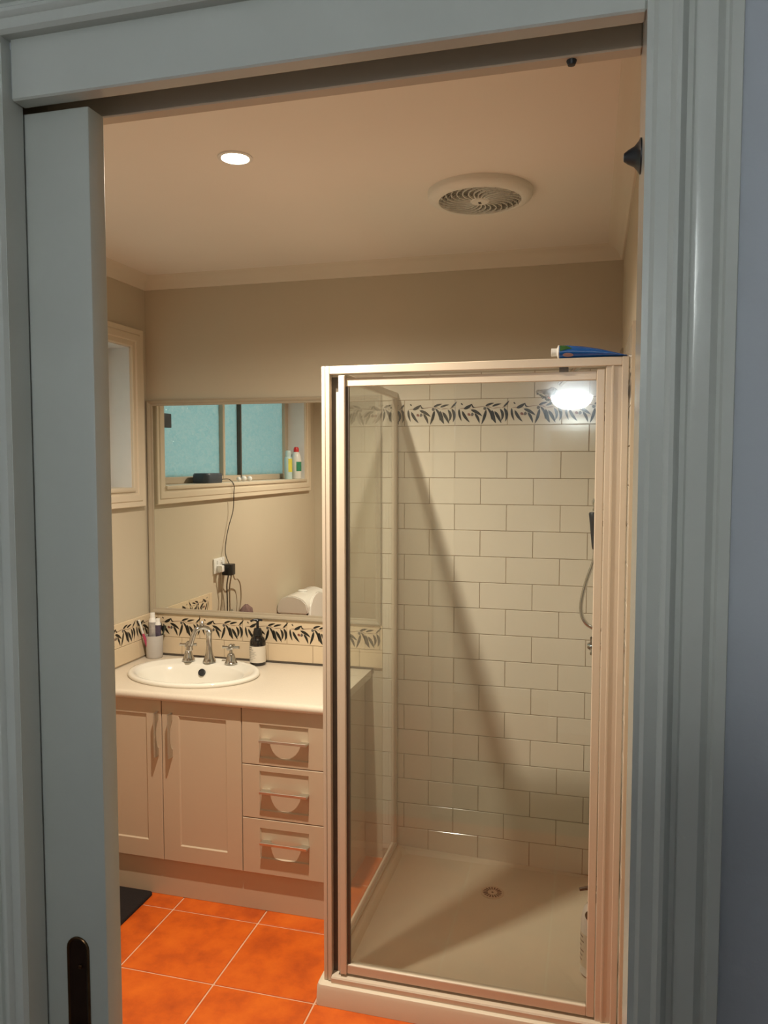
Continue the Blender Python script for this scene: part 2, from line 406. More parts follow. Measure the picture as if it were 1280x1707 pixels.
# ------------------------------------------------------------------ window in the left wall
win = bpy.data.objects.new('window_1', None); C.objects.link(win); win['kind'] = 'structure'
win.location = (XL, (WY0+WY1)/2, WZ0); WL['window_1'] = V(*win.location)
prof = [(0, 0), (0, .012), (.004, .016), (.022, .016), (.026, .021), (.034, .023), (.050, .023), (.055, .019), (.060, .020), (.074, .022), (.077, .018), (.077, 0)]
cs = [lambda o, d: (XL+d, WY0-o, WZ0-o), lambda o, d: (XL+d, WY1+o, WZ0-o), lambda o, d: (XL+d, WY1+o, WZ1+o), lambda o, d: (XL+d, WY0-o, WZ1+o)]
bm = bmesh.new(); frame_sweep(bm, cs, prof, True); mk('casing', bm, 'trim_paint', win, 25)
mk('sill', B(XO+.01, XL+.024, WY0-.0, WY1+.0, WZ0-.012, WZ0+.006, bev=.003, seg=2), 'trim_paint', win, 30)
bm = bmesh.new(); xr0, xr1 = XL-.118, XL+.004
box(bm, xr0, xr1, WY1-.004, WY1+.001, WZ0, WZ1); box(bm, xr0, xr1, WY0-.001, WY0+.004, WZ0, WZ1); box(bm, xr0, xr1, WY0, WY1, WZ1-.004, WZ1)
mat('reveal_paint', (.70, .69, .68), .6, noise=.03); mk('reveal', bm, 'reveal_paint', win)
xf0, xf1 = XL-.155, XL-.110
bm = bmesh.new()
box(bm, xf0, xf1, WY0, WY0+.055, WZ0, WZ1, bev=.003); box(bm, xf0, xf1, WY1-.05, WY1, WZ0, WZ1, bev=.003)
box(bm, xf0, xf1, WY0, WY1, WZ0+.006, WZ0+.040, bev=.003); box(bm, xf0, xf1, WY0, WY1, WZ1-.035, WZ1, bev=.003)
mk('window_frame', bm, 'window_alu', win)
M1, M2 = -.945, -1.165
mk('mullion', B(xf0, xf1+.004, M1-.014, M1+.010, WZ0+.02, WZ1-.02, bev=.003), 'window_alu', win)
mk('mullion', B(xf0, xf1+.004, M2-.006, M2+.006, WZ0+.02, WZ1-.02, bev=.003), 'seal_dark', win)
for a, b_ in ((WY0+.045, M2-.005), (M2+.005, M1-.015), (M1+.01, WY1-.04)):
    mk('pane', B(XL-.138, XL-.132, a, b_, WZ0+.035, WZ1-.03), 'obscure_glass', win)

# ------------------------------------------------------------------ sliding door
door = bpy.data.objects.new('door_1', None); C.objects.link(door); door['kind'] = 'structure'
DX1, DY0, DY1 = .024, -2.158, -2.126
door.location = (DX1, DY0, FZ+.01); WL['door_1'] = V(*door.location)
bm = B(-.72, DX1, DY0, DY1, FZ+.010, DH-.005, bev=.0025, seg=2)
mk('panel', bm, 'hall_door', door, 30)
# recessed pull: stadium shaped metal cup let into the panel face
def stadium(x, z0, z1, r, y, n=10):
    p = []
    for i in range(n+1): a = pi * i / n; p.append((x + r*cos(a), y, z1 - r + r*sin(a)))
    for i in range(n+1): a = pi + pi * i / n; p.append((x + r*cos(a), y, z0 + r + r*sin(a)))
    return p
px_, pz0, pz1 = -.0185, .905, 1.052
bm = bmesh.new()
rg = [stadium(px_, pz0, pz1, .0165, DY0), stadium(px_, pz0, pz1, .0165, DY0-.0018), stadium(px_, pz0+.001, pz1-.001, .0150, DY0-.0026), stadium(px_, pz0+.003, pz1-.003, .0128, DY0-.0016)]
strips(bm, rg); pull = mk('pull_rim', bm, 'brass', door, 40)
bm = bmesh.new(); R_ = strips(bm, [stadium(px_, pz0+.003, pz1-.003, .0130, DY0-.0016), stadium(px_, pz0+.005, pz1-.005, .011, DY0-.0004)]); bm.faces.new(R_[-1])
mk('cup', bm, 'brass_dark', pull, 30)
mk('finger_bar', B(px_-.009, px_+.009, DY0-.0040, DY0-.001, .928, .933, bev=.001), 'brass', pull)
mk('latch_pin', B(px_+.001, px_+.006, DY0-.003, DY0-.001, 1.010, 1.015, bev=.0008), 'brass', pull)
# rubber buffer on the closing jamb, screw stop in the head
solo('door_buffer', LT([(0, .018), (.004, .0172), (.007, .013), (.010, .007), (.0145, .003), (.0175, .0015), (.0175, 0)], c=(DR, -2.135, 1.981), axis=(-1, 0, 0), n=20), 'rubber',
     'small black rubber cone bumper high on the right door jamb', 'door bumper', (DR, -2.135, 1.981), 30)
solo('screw_stop', LT([(0, -.006), (.004, -.005), (.0055, -.001), (.0055, .001)], c=(.588, -2.109, DH-.002), n=12), 'rubber',
     'tiny dark screw head under the door head board', 'screw', (.588, -2.109, DH-.002), 40)

# ------------------------------------------------------------------ vanity
VX0, VX1, VY, VT = XL+.002, -.262, -.495, .800
van = thing('vanity_cabinet', (-.76, -.25, FZ), 'beige shaker vanity cabinet with two doors and three drawers under the basin', 'cabinet')
bm = bmesh.new(); VB = .195
box(bm, VX0, VX0+.016, VY+.019, -.012, VB, VT); box(bm, VX1-.016, VX1, VY+.019, -.012, VB, VT); box(bm, VX0+.016, VX1-.016, VY+.019, -.012, VB, VB+.016)
box(bm, VX0+.016, VX1-.016, -.018, -.012, VB+.016, VT); box(bm, VX0+.016, VX1-.016, VY+.019, VY+.035, VT-.10, VT); box(bm, -.588, -.572, VY+.019, -.018, VB+.016, VT-.10)
mk('carcass', bm, 'cabinet', van)
mk('kickboard', B(VX0, VX1, -.473, -.457, FZ, VB, bev=.001), 'cabinet', van)
mk('end_panel', B(VX1-.016, VX1+.002, -.457, -.012, FZ, VB, bev=.001), 'cabinet', van)
def shaker(x0, x1, z0, z1, rx0, rx1, rz0, rz1):
    y0, y1, yr = VY, VY+.018, VY+.0055; s = .0035
    bm = bmesh.new()
    def ring(a0, a1, b0, b1, y): return [(a0, y, b0), (a1, y, b0), (a1, y, b1), (a0, y, b1)]
    e_ = .0015
    R_ = strips(bm, [ring(x0, x1, z0, z1, y1), ring(x0, x1, z0, z1, y0+e_), ring(x0+e_, x1-e_, z0+e_, z1-e_, y0), ring(rx0, rx1, rz0, rz1, y0), ring(rx0+s, rx1-s, rz0+s, rz1-s, yr)])
    bm.faces.new(R_[-1]); bm.faces.new(R_[0][::-1]); return bm
def pull_handle(cx, cz, ln, horiz):
    """bow handle: a flat plate standing off the face with a segment cut out behind its bar"""
    n = 16; P = []; base = VY+.006 if horiz else VY; out = VY - .027; h = ln/2
    outer = [(-h, base), (-h, out+.004), (-h+.004, out), (h-.004, out), (h, out+.004), (h, base)]
    inner = []
    hw = h * .66
    for i in range(n+1):
        t = i / n; a = pi * t
        pass
    
    bm = bmesh.new(); th = .0055
    # build as a strip between the outer outline and the inner arc for clean faces
    m_ = n; ro = []; ri = []
    for i in range(m_+1):
        t = i / m_; a = pi * t
        ri.append((hw*cos(a), base + (out + .0090 - base) * sin(a)))
        if t < .12: q = (h, base + (out+.003-base) * t/.12)
        elif t > .88: q = (-h, base + (out+.003-base) * (1-t)/.12)
        else: q = (h - 2*h*(t-.12)/.76, out)
        ro.append(q)
    def P3(q, s): return (cx + q[0], q[1], cz + s) if horiz else (cx + s, q[1], cz + q[0])
    rings = [[P3(ro[i], th/2), P3(ri[i], th/2), P3(ri[i], -th/2), P3(ro[i], -th/2)] for i in range(m_+1)]
    R_ = strips(bm, rings); bm.faces.new(R_[0]); bm.faces.new(R_[-1][::-1])
    # turned-up lip along the front of the horizontal pulls
    if horiz: box(bm, cx-h+.001, cx+h-.001, out-.0008, out+.0016, cz-th/2, cz+.0065, bev=.0006)
    return bm
Z1 = .797
d = mk('door', shaker(-1.222, -.9015, .194, Z1, -1.155, -.962, .262, .742), 'cabinet', van)
mk('handle', pull_handle(-.915, .672, .165, False), 'steel', d, 30)
d = mk('door', shaker(-.8985, -.5815, .194, Z1, -.830, -.640, .254, .744), 'cabinet', van)
mk('handle', pull_handle(-.858, .672, .165, False), 'steel', d, 30)
for z0, z1, r0, r1, hz in ((.5945, Z1, .620, .742, .688), (.3985, .5915, .428, .572, .502), (.194, .3955, .252, .364, .316)):
    d = mk('drawer', shaker(-.5785, -.270, z0, z1, -.512, -.325, r0, r1), 'cabinet', van)
    mk('handle', pull_handle(-.4135, hz, .180, True), 'steel', d, 30)
mk('filler', B(VX0, -1.2235, VY, VY+.018, .194, Z1, bev=.001), 'cabinet', van)

CT = .830; CX1 = -.236
pr = [(-.005, VT), (-.508, VT), (-.514, VT+.003), (-.518, VT+.010), (-.518, CT-.012), (-.515, CT-.005), (-.509, CT-.001), (-.500, CT), (-.005, CT)]
bm = bmesh.new(); prism(bm, [(XL+.001, y, z) for y, z in pr], (CX1 - XL - .001, 0, 0))
BXc, BYc, BA, BBy = -.900, -.249, .270, .200
def subtract(bm, cut):                       # boolean difference of two bmeshes
    obs = []
    for q in (bm, cut):
        bmesh.ops.recalc_face_normals(q, faces=q.faces[:]); me = bpy.data.meshes.new('tmp'); q.to_mesh(me); q.free()
        o = bpy.data.objects.new('tmp', me); C.objects.link(o); obs.append(o)
    md = obs[0].modifiers.new('cut', 'BOOLEAN'); md.object = obs[1]; md.operation = 'DIFFERENCE'; md.solver = 'EXACT'
    bpy.context.view_layer.update(); dg = bpy.context.evaluated_depsgraph_get()
    me = bpy.data.meshes.new_from_object(obs[0].evaluated_get(dg)); out = bmesh.new(); out.from_mesh(me)
    for o in obs: bpy.data.objects.remove(o)
    bpy.data.meshes.remove(me); return out
cutter = LT([(.255, VT-.02), (.255, CT+.02)], c=(BXc, BYc, 0), n=48, sx=1, sy=.186/.255)
bm = subtract(bm, cutter)
counter = solo('countertop', bm, 'counter', 'cream speckled laminate countertop with rounded front edge on the vanity', 'countertop', (-.75, -.26, VT), 35)

# basin (drop-in oval)
bas = thing('washbasin', (BXc, BYc, CT), 'white oval drop-in washbasin with wide rim', 'basin')
def basin_rings():
    out = []; n = 56
    for sc, dz, shift in ((.985, 0, 0), (1.0, .004, 0), (1.0, .010, 0), (.985, .0155, 0), (.955, .017, 0), (.90, .0150, 0), (.885, .012, -.000)):
        out.append([(BXc + BA*sc*cos(2*pi*i/n), BYc + BBy*sc*sin(2*pi*i/n) + shift, CT + dz) for i in range(n)])
    # bowl: offset to the front, leaving a tap deck at the back
    for a, b_, dz, sh in ((.222, .150, .011, -.028), (.214, .143, .004, -.028), (.200, .130, -.020, -.028), (.170, .108, -.070, -.026), (.115, .075, -.115, -.024), (.05, .035, -.130, -.022), (.022, .022, -.133, -.022)):
        out.append([(BXc + a*cos(2*pi*i/n), BYc + sh + b_*sin(2*pi*i/n), CT + dz) for i in range(n)])
    return out
bm = bmesh.new(); R_ = strips(bm, basin_rings()); bm.faces.new(R_[-1][::-1]); mk('bowl', bm, 'porcelain', bas, 60)
mk('waste', LT([(.021, 0), (.020, .004), (.006, .005), (0, .005)], c=(BXc, BYc-.022, CT-.133), n=20), 'chrome', bas, 40)
mk('overflow', LT([(.015, -.006), (.015, .002), (.012, .003), (.011, .0005), (0, -.000)], c=(-.918, -.153, CT-.020), axis=(0, -.86, .5), n=20), 'rubber', bas, 40)

# tap set
def cross_tap(x, y, rot, name, label):
    t = thing(name, (x, y, CT+.0155), label, 'tap', 'cross-head taps on the basin'); z = CT+.015
    mk('bell', LT([(.0265, 0), (.0265, .003), (.024, .006), (.021, .014), (.0165, .028), (.014, .038), (.0115, .041), (.0075, .043), (.006, .056), (.0095, .060)], c=(x, y, z)), 'chrome', t, 30)
    h = mk('cross_head', LT([(.007, .057), (.0115, .061), (.0125, .067), (.011, .073), (.008, .078), (.0035, .0815), (0, .082)], c=(x, y, z)), 'chrome', t, 40)
    for k in range(4):
        a = rot + k*pi/2; p = V(x, y, z+.067)
        dvec = V(cos(a), sin(a), 0)
        mk('arm', TB([p + dvec*.008, p + dvec*.018, p + dvec*.028, p + dvec*.0345, p + dvec*.036], lambda t_: .0042 + .0022*t_ - (.003 if t_ > .97 else 0), n=10, sub=3), 'chrome', h, 40)
    return t
cross_tap(-1.000, -.112, .25, 'basin_tap', 'chrome cross-head tap on the basin nearer the corner tumbler')
cross_tap(-.806, -.112, .12, 'basin_tap', 'chrome cross-head tap on the basin nearer the black soap bottle')
sp = thing('basin_spout', (-.905, -.110, CT+.0155), 'chrome swan-neck basin spout between the two cross-head taps', 'spout'); z = CT+.015
mk('column', LT([(.0275, 0), (.0275, .003), (.025, .008), (.020, .020), (.0155, .036), (.0125, .055), (.0115, .080), (.0115, .110), (.0125, .119), (.014, .123), (.014, .129), (.011, .134)], c=(-.905, -.110, z)), 'chrome', sp, 30)
dirv = V(-.64, -.77, 0).normalized(); p0 = V(-.905, -.110, z)
nk = mk('neck', TB([p0 + V(0, 0, .127), p0 + dirv*.006 + V(0, 0, .138), p0 + dirv*.030 + V(0, 0, .148), p0 + dirv*.056 + V(0, 0, .139), p0 + dirv*.070 + V(0, 0, .113), p0 + dirv*.078 + V(0, 0, .089), p0 + dirv*.084 + V(0, 0, .076)], .0104, n=14), 'chrome', sp, 50)
mk('nozzle', LT([(.0105, .012), (.014, .010), (.0145, -.006), (.0125, -.009), (.009, -.009)], c=tuple(p0 + dirv*.086 + V(0, 0, .068)), n=18), 'chrome', nk, 30)
mk('finial', LT([(.008, 0), (.0095, .004), (.006, .008), (.0075, .012), (.004, .018), (0, .019)], c=tuple(p0 + dirv*.030 + V(0, 0, .156)), n=14), 'chrome', nk, 40)

# tumbler with brushes and tubes
tx, ty = -1.196, -.052
cup = thing('toothbrush_tumbler', (tx, ty, CT), 'plain light grey plastic tumbler in the corner of the countertop', 'tumbler')
mk('body', LT([(.031, 0), (.0335, .003), (.0345, .010), (.0375, .096), (.0365, .098), (.0345, .096), (.031, .010), (0, .008)], c=(tx, ty, CT), n=28), 'grey_plastic', cup, 40)
def tube_pack(name, base, top, r, label, m, capm, cap_r, cap_l, shoulder, flat=.45):
    b0, t0 = V(*base), V(*top); ax = (t0-b0).normalized(); t = thing(name, base, label, 'tube'); n = 20
    q = V(0, 0, 1).rotation_difference(ax); Ln = (t0-b0).length; rings = []
    for s, w, th in ((0, 1.22, .06), (.08, 1.2, .10), (.35, 1.12, .5), (.7, 1.03, .85), (1, 1, 1)):
        rings.append([tuple(b0 + q @ V(r*w*cos(2*pi*i/n), r*th*sin(2*pi*i/n), Ln*s)) for i in range(n)])
    bm = bmesh.new(); R_ = strips(bm, rings); bm.faces.new(R_[0][::-1]); bm.faces.new(R_[-1]); mk('body', bm, m, t, 50)
    mk('shoulder', LT([(r, 0), (r*.95, shoulder*.4), (cap_r*1.02, shoulder)], c=tuple(t0), axis=tuple(ax), n=n), capm, t, 40)
    mk('cap', LT([(cap_r, 0), (cap_r, cap_l*.8), (cap_r*.92, cap_l)], c=tuple(t0 + ax*shoulder), axis=tuple(ax), n=n), capm, t, 30)
    return t
tube_pack('toothpaste_tube', (tx-.004, ty-.006, CT+.012), (tx-.006, ty-.002, CT+.155), .0165, 'silver white toothpaste tube standing cap up in the grey tumbler', 'tube_silver', 'white_plastic', .0105, .022, .018)
tube_pack('toothpaste_tube', (tx+.018, ty-.002, CT+.012), (tx+.016, ty+.004, CT+.142), .013, 'dark purple and white tube in the grey tumbler nearest the basin', 'tube_grape', 'white_plastic', .009, .014, .014)
def toothbrush(base, top, label, hm, nm, cat='toothbrush'):
    b0, t0 = V(*base), V(*top); t = thing('toothbrush', base, label, cat)
    mk('handle', TB([b0, b0.lerp(t0, .3), b0.lerp(t0, .55), b0.lerp(t0, .62)], lambda s: .0045 + .001*sin(pi*s), n=10, sub=3), hm, t, 50)
    mk('neck', TB([b0.lerp(t0, .60), b0.lerp(t0, .8), t0], lambda s: .0036 + .0022*max(0, s-.6)/.4, n=10, sub=3), nm, t, 50)
    d_ = (t0-b0).normalized(); sd = V(0, 1, 0) if abs(d_.y) < .6 else V(1, 0, 0); side = (V(-1, .2, .1) - d_*V(-1, .2, .1).dot(d_)).normalized(); w = d_.cross(side)
    o = t0 - d_*.024; bm = bmesh.new()
    prism(bm, [tuple(o + w*.0045), tuple(o - w*.0045), tuple(o + d_*.022 - w*.0045), tuple(o + d_*.022 + w*.0045)], tuple(side*.011))
    mk('bristles', bm, 'black_plastic', t)
toothbrush((tx-.016, ty-.012, CT+.012), (-1.231, -.112, CT+.172), 'white and pink toothbrush leaning left out of the grey tumbler', 'pink_plastic', 'white_plastic')
toothbrush((tx+.006, ty+.014, CT+.012), (tx+.046, ty+.012, CT+.138), 'short dark toothbrush leaning right out of the grey tumbler', 'black_plastic', 'dark_green_plastic')

# black pump bottle
sx_, sy_ = -.716, -.046
so = thing('soap_bottle', (sx_, sy_, CT), 'black pump soap bottle with white paper label beside the basin', 'bottle')
mk('body', LT([(.029, 0), (.0325, .002), (.0335, .006), (.0335, .088), (.0325, .100), (.028, .110), (.021, .118), (.0165, .122), (.0165, .126)], c=(sx_, sy_, CT), n=32), 'brown_glass', so, 40)
bm = bmesh.new(); n = 32
strips(bm, [[(sx_ + .0339*cos(-pi*.98 + pi*1.5*i/n), sy_ + .0339*sin(-pi*.98 + pi*1.5*i/n), CT+zz) for i in range(n+1)] for zz in (.014, .082)], closed_ring=False)
lab = mk('paper_label', bm, 'paper_label', so, 60)
for zz, a0, a1, hh in ((.074, -.80, -.62, .004), (.066, -.82, -.55, .003), (.058, -.82, -.45, .0016), (.053, -.82, -.50, .0016), (.047, -.82, -.42, .0016), (.041, -.82, -.50, .0016), (.034, -.82, -.46, .0014), (.026, -.82, -.56, .0014)):
    bm = bmesh.new(); strips(bm, [[(sx_ + .0342*cos(pi*(a0 + (a1-a0)*i/8)), sy_ + .0342*sin(pi*(a0 + (a1-a0)*i/8)), CT+z_) for i in range(9)] for z_ in (zz, zz+hh)], closed_ring=False)
    mk('print_line', bm, 'print_grey', lab)
mk('collar', LT([(.0185, .124), (.0185, .128), (.0165, .146), (.0145, .152), (.011, .154)], c=(sx_, sy_, CT), n=24), 'black_plastic', so, 30)
pm = mk('pump', LT([(.0055, .150), (.0055, .180), (.009, .182), (.0105, .186), (.008, .190), (0, .190)], c=(sx_, sy_, CT), n=16), 'black_plastic', so, 40)
mk('spout', TB([(sx_+.020, sy_, CT+.187), (sx_, sy_, CT+.188), (sx_-.016, sy_-.008, CT+.187), (sx_-.026, sy_-.012, CT+.182)], lambda t_: .0050 - .0018*abs(t_-.4), n=10), 'black_plastic', pm, 50)

# ------------------------------------------------------------------ mirror
MX0, MX1, MZ0, MZ1 = -1.244, -.196, 1.0125, 1.938
mir = thing('wall_mirror', ((MX0+MX1)/2, YF, MZ0), 'large rectangular wall mirror with slim champagne frame above the basin', 'mirror')
prof = [(0, 0), (0, .006), (.003, .0085), (.008, .010), (.012, .015), (.019, .018), (.024, .016), (.025, .013), (.025, 0)]
prof = [(o, d) for o, d in prof]
cs = [lambda o, d: (MX0+.025-o, YF-d, MZ0+.025-o), lambda o, d: (MX1-.025+o, YF-d, MZ0+.025-o), lambda o, d: (MX1-.025+o, YF-d, MZ1-.025+o), lambda o, d: (MX0+.025-o, YF-d, MZ1-.025+o)]
bm = bmesh.new(); frame_sweep(bm, cs, prof, True); mk('frame', bm, 'mirror_frame', mir, 25)
mk('mirror_glass', B(MX0+.020, MX1-.020, YF-.0045, YF-.001, MZ0+.020, MZ1-.020), 'mirror_glass', mir)

# ------------------------------------------------------------------ shower tray
def rrect(x0, x1, y0, y1, r, z, n=8):
    pts = []
    for cx_, cy_, a0 in ((x1-r, y1-r, 0), (x0+r, y1-r, pi/2), (x0+r, y0+r, pi), (x1-r, y0+r, 3*pi/2)):
        for i in range(n+1): a = a0 + pi/2*i/n; pts.append((cx_ + r*cos(a), cy_ + r*sin(a), z))
    return pts
SX0, SX1, SY0, SY1 = -.160, XR-.009, -.891, -.001
tray = thing('shower_tray', (.26, -.42, FZ), 'cream square shower tray with low lip on the floor', 'shower tray')
dcx, dcy = .285, -.195
bm = bmesh.new(); TZ = .112; TF = .0865       # rim top; shower floor at the tiled walls
def rim(ring):
    out = []
    for x, y, z in ring:
        k = max(0, min(1, (SX0+.10-x)/.05), min(1, (SY0+.10-y)/.05)); k = min(1, k)
        out.append((x, y, min(z, TF-.002 + (TZ-TF+.002)*k)))
    return out
rings = [rrect(SX0, SX1, SY0, SY1, .014, FZ+.0005), rrect(SX0+.002, SX1, SY0+.002, SY1, .014, TZ-.014), rrect(SX0+.005, SX1, SY0+.005, SY1, .014, TZ-.004), rrect(SX0+.012, SX1, SY0+.012, SY1, .014, TZ),
         rrect(SX0+.046, SX1-.004, SY0+.062, SY1-.004, .02, TZ), rrect(SX0+.052, SX1-.008, SY0+.068, SY1-.008, .022, TZ-.004), rrect(SX0+.062, SX1-.014, SY0+.080, SY1-.014, .03, TF-.002)]
rings = [rim(q) if i < 6 else q for i, q in enumerate(rings)]
npt = len(rings[0])
def towards(ring, f, z):
    out = []
    for p in ring:
        d_ = V(p[0]-dcx, p[1]-dcy, 0); l = d_.length
        q = d_ * ((1-f) + f * .047 / l); out.append((dcx+q.x, dcy+q.y, z))
    return out
rings.append(towards(rings[-1], .5, TF-.006)); rings.append(towards(rings[6], 1, TF-.011)); 
R_ = strips(bm, rings); bm.faces.new(R_[-1]); bm.faces.new(R_[0][::-1])
mk('basin', bm, 'tray', tray, 40)
dr = mk('drain', LT([(.043, 0), (.043, .0025), (.039, .0035), (.036, .0015), (0, .0015)], c=(dcx, dcy, TF-.011), n=32), 'cream_plastic', tray, 40)
for k in range(18):
    a = 2*pi*k/18; p = [(dcx + r_*cos(a+da), dcy + r_*sin(a+da), TF-.0092) for r_, da in ((.018, -.10), (.034, -.085), (.034, .085), (.018, .10))]
    mk('slot', PR(p, (0, 0, .0006)), 'seal_dark', dr)
mk('screw', LT([(.004, 0), (.004, .001), (0, .0015)], c=(dcx, dcy, TF-.0095), n=10), 'seal_dark', dr)

# ------------------------------------------------------------------ shower screen
YD = -.866                                # front face of the screen
scr = thing('shower_screen', (.26, YD, TZ), 'champagne framed glass shower screen with hinged door and side panel', 'shower screen')
F = 'frame_alu'; ZT = 1.944; XP = XR-.010
def post(bm, x0, x1, y0, y1, z0=TZ, z1=ZT): box(bm, x0, x1, y0, y1, z0, z1, bev=.0012)
bm = bmesh.new(); post(bm, -.1395, -.1285, YD, YD+.037); post(bm, -.1265, -.1145, YD-.002, YD+.034); box(bm, -.132, -.122, YD+.006, YD+.033, TZ, ZT-.002)
mk('corner_post', bm, F, scr)
mk('seal_strip', B(-.1150, -.0960, YD+.018, YD+.032, TZ+.02, ZT-.03), 'seal_dark', scr)
mk('head_rail', B(-.1145, XP-.017, YD-.001, YD+.036, 1.921, ZT, bev=.0015), F, scr)
bm = bmesh.new(); box(bm, .6475, XP-.015, YD+.002, YD+.036, TZ, 1.921, bev=.0015); box(bm, XP-.017, XP, YD-.004, YD+.040, TZ, ZT, bev=.0015); box(bm, .662, .668, YD-.001, YD+.01, TZ, 1.921, bev=.001)
mk('wall_post', bm, F, scr)
bm = bmesh.new(); prism(bm, [(-.1135, YD-.010, TZ), (-.1135, YD-.010, TZ+.014), (-.1135, YD-.007, TZ+.018), (-.1135, YD+.032, TZ+.024), (-.1135, YD+.036, TZ+.021), (-.1135, YD+.036, TZ)], (XP-.017+.1135, 0, 0))
mk('sill_rail', bm, F, scr)
mk('side_sill', B(-.147, -.125, YD+.038, -.012, TZ, TZ+.018, bev=.0015), F, scr)
mk('side_head', B(-.146, -.126, YD+.038, -.012, 1.922, ZT, bev=.0015), F, scr)
mk('side_post', B(-.148, -.127, -.022, -.001, TZ, ZT, bev=.0015), F, scr)
mk('side_glass', B(-.139, -.133, YD+.034, -.018, TZ+.015, 1.926), 'shower_glass', scr)
# door leaf
leaf = mk('door_stile', B(-.0885, -.0690, YD-.001, YD+.028, TZ+.026, 1.917, bev=.002), F, scr)
mk('handle_fin', B(-.0965, -.0880, YD+.004, YD+.022, TZ+.032, 1.870, bev=.001), F, leaf)
mk('hinge_stile', B(.6245, .6460, YD+.004, YD+.026, TZ+.026, 1.915, bev=.002), F, leaf)
mk('top_rail', B(-.069, .6245, YD+.008, YD+.024, 1.886, 1.910, bev=.0015), F, leaf)
mk('bottom_rail', B(-.069, .6245, YD+.004, YD+.026, TZ+.027, TZ+.056, bev=.003, seg=2), F, leaf)
mk('stile_seal', B(-.069, -.0600, YD+.009, YD+.018, TZ+.056, 1.886), 'seal_dark', leaf)
mk('glass', B(-.072, .628, YD+.012, YD+.017, TZ+.052, 1.890), 'shower_glass', leaf)
mk('pivot_clip', B(.528, .552, YD+.003, YD+.010, 1.909, 1.9205), 'seal_dark', leaf)

# ------------------------------------------------------------------ shower fittings on the right wall
RW = XR - .008
yv = -.36
ro = thing('shower_rose', (RW, yv, 2.0), 'chrome overhead shower rose on a short arm inside the shower', 'shower head')
mk('wall_flange', LT([(.028, 0), (.028, .003), (.020, .009), (.011, .012)], c=(RW, yv, 2.010), axis=(-1, 0, 0), n=20), 'chrome', ro, 40)
mk('arm', TB([(RW, yv, 2.010), (RW-.06, yv, 2.008), (RW-.13, yv-.005, 1.985), (RW-.20, yv-.01, 1.922)], .0085, n=12), 'chrome', ro, 50)
hd = mk('rose', LT([(.008, .040), (.014, .036), (.018, .028), (.036, .014), (.048, .006), (.050, 0), (.047, -.003), (0, -.004)], c=(RW-.232, yv-.012, 1.878), axis=(.52, .06, .85), n=28), 'chrome', ro, 35)
ax = V(.52, .06, .85).normalized(); q = V(0, 0, 1).rotation_difference(ax)
for k in range(18):
    a = k*2.4; r_ = .010 + .0018*k
    mk('nozzle', LT([(.0022, 0), (.0016, -.003), (0, -.003)], c=tuple(V(RW-.232, yv-.012, 1.878) + q @ V(r_*cos(a), r_*sin(a), -.004)), axis=tuple(ax), n=6), 'rubber', hd)
# hand shower on bracket with metal hose
hs = thing('hand_shower', (RW, yv, 1.40), 'dark grip hand shower with chrome ribbed hose in a wall bracket', 'hand shower')
hx = .624
mk('bracket', TB([(RW, yv, 1.470), (hx+.02, yv, 1.470)], .010, n=12, sub=0), 'chrome', hs, 40)
mk('grip', LT([(.0085, 0), (.010, .01), (.0135, .10), (.0145, .118), (.012, .122), (0, .122)], c=(hx+.006, yv, 1.385), axis=(-.06, 0, 1), n=16), 'rubber', hs, 40)
mk('spray_head', LT([(.010, .0), (.013, .010), (.026, .022), (.028, .034), (.024, .038), (0, .038)], c=(hx+.004, yv, 1.508), axis=(.5, -.0, .86), n=20), 'chrome', hs, 40)
mk('hose', TB([(hx+.006, yv, 1.388), (hx+.002, yv, 1.345), (hx-.020, yv+.004, 1.275), (hx-.034, yv+.006, 1.210), (hx-.033, yv+.004, 1.165), (hx-.016, yv, 1.135), (hx+.012, yv, 1.120), (hx+.045, yv, 1.117), (RW-.012, yv, 1.117)], .0068, n=8, sub=16, ribs=.86), 'chrome', hs, 60)
mk('wall_elbow', LT([(.022, 0), (.022, .004), (.012, .010), (.010, .018)], c=(RW, yv, 1.117), axis=(-1, 0, 0), n=16), 'chrome', hs, 40)
mx_ = thing('shower_mixer', (RW, yv, 1.04), 'chrome shower tap with cross handle below the hose', 'tap')
mk('body', LT([(.034, 0), (.034, .004), (.024, .012), (.016, .030), (.013, .066), (.009, .072), (.008, .078)], c=(RW, yv, 1.062), axis=(-1, 0, 0), n=22), 'chrome', mx_, 35)
hh = mk('handle', LT([(.010, .072), (.015, .076), (.015, .088), (.009, .096), (0, .097)], c=(RW, yv, 1.062), axis=(-1, 0, 0), n=18), 'chrome', mx_, 35)
for k in range(4):
    a = .5 + k*pi/2; dv = V(0, cos(a), sin(a)); p = V(RW-.082, yv, 1.062)
    mk('arm', TB([p + dv*.010, p + dv*.024, p + dv*.036], lambda t_: .0045 + .0015*t_, n=10, sub=3), 'chrome', hh, 50)

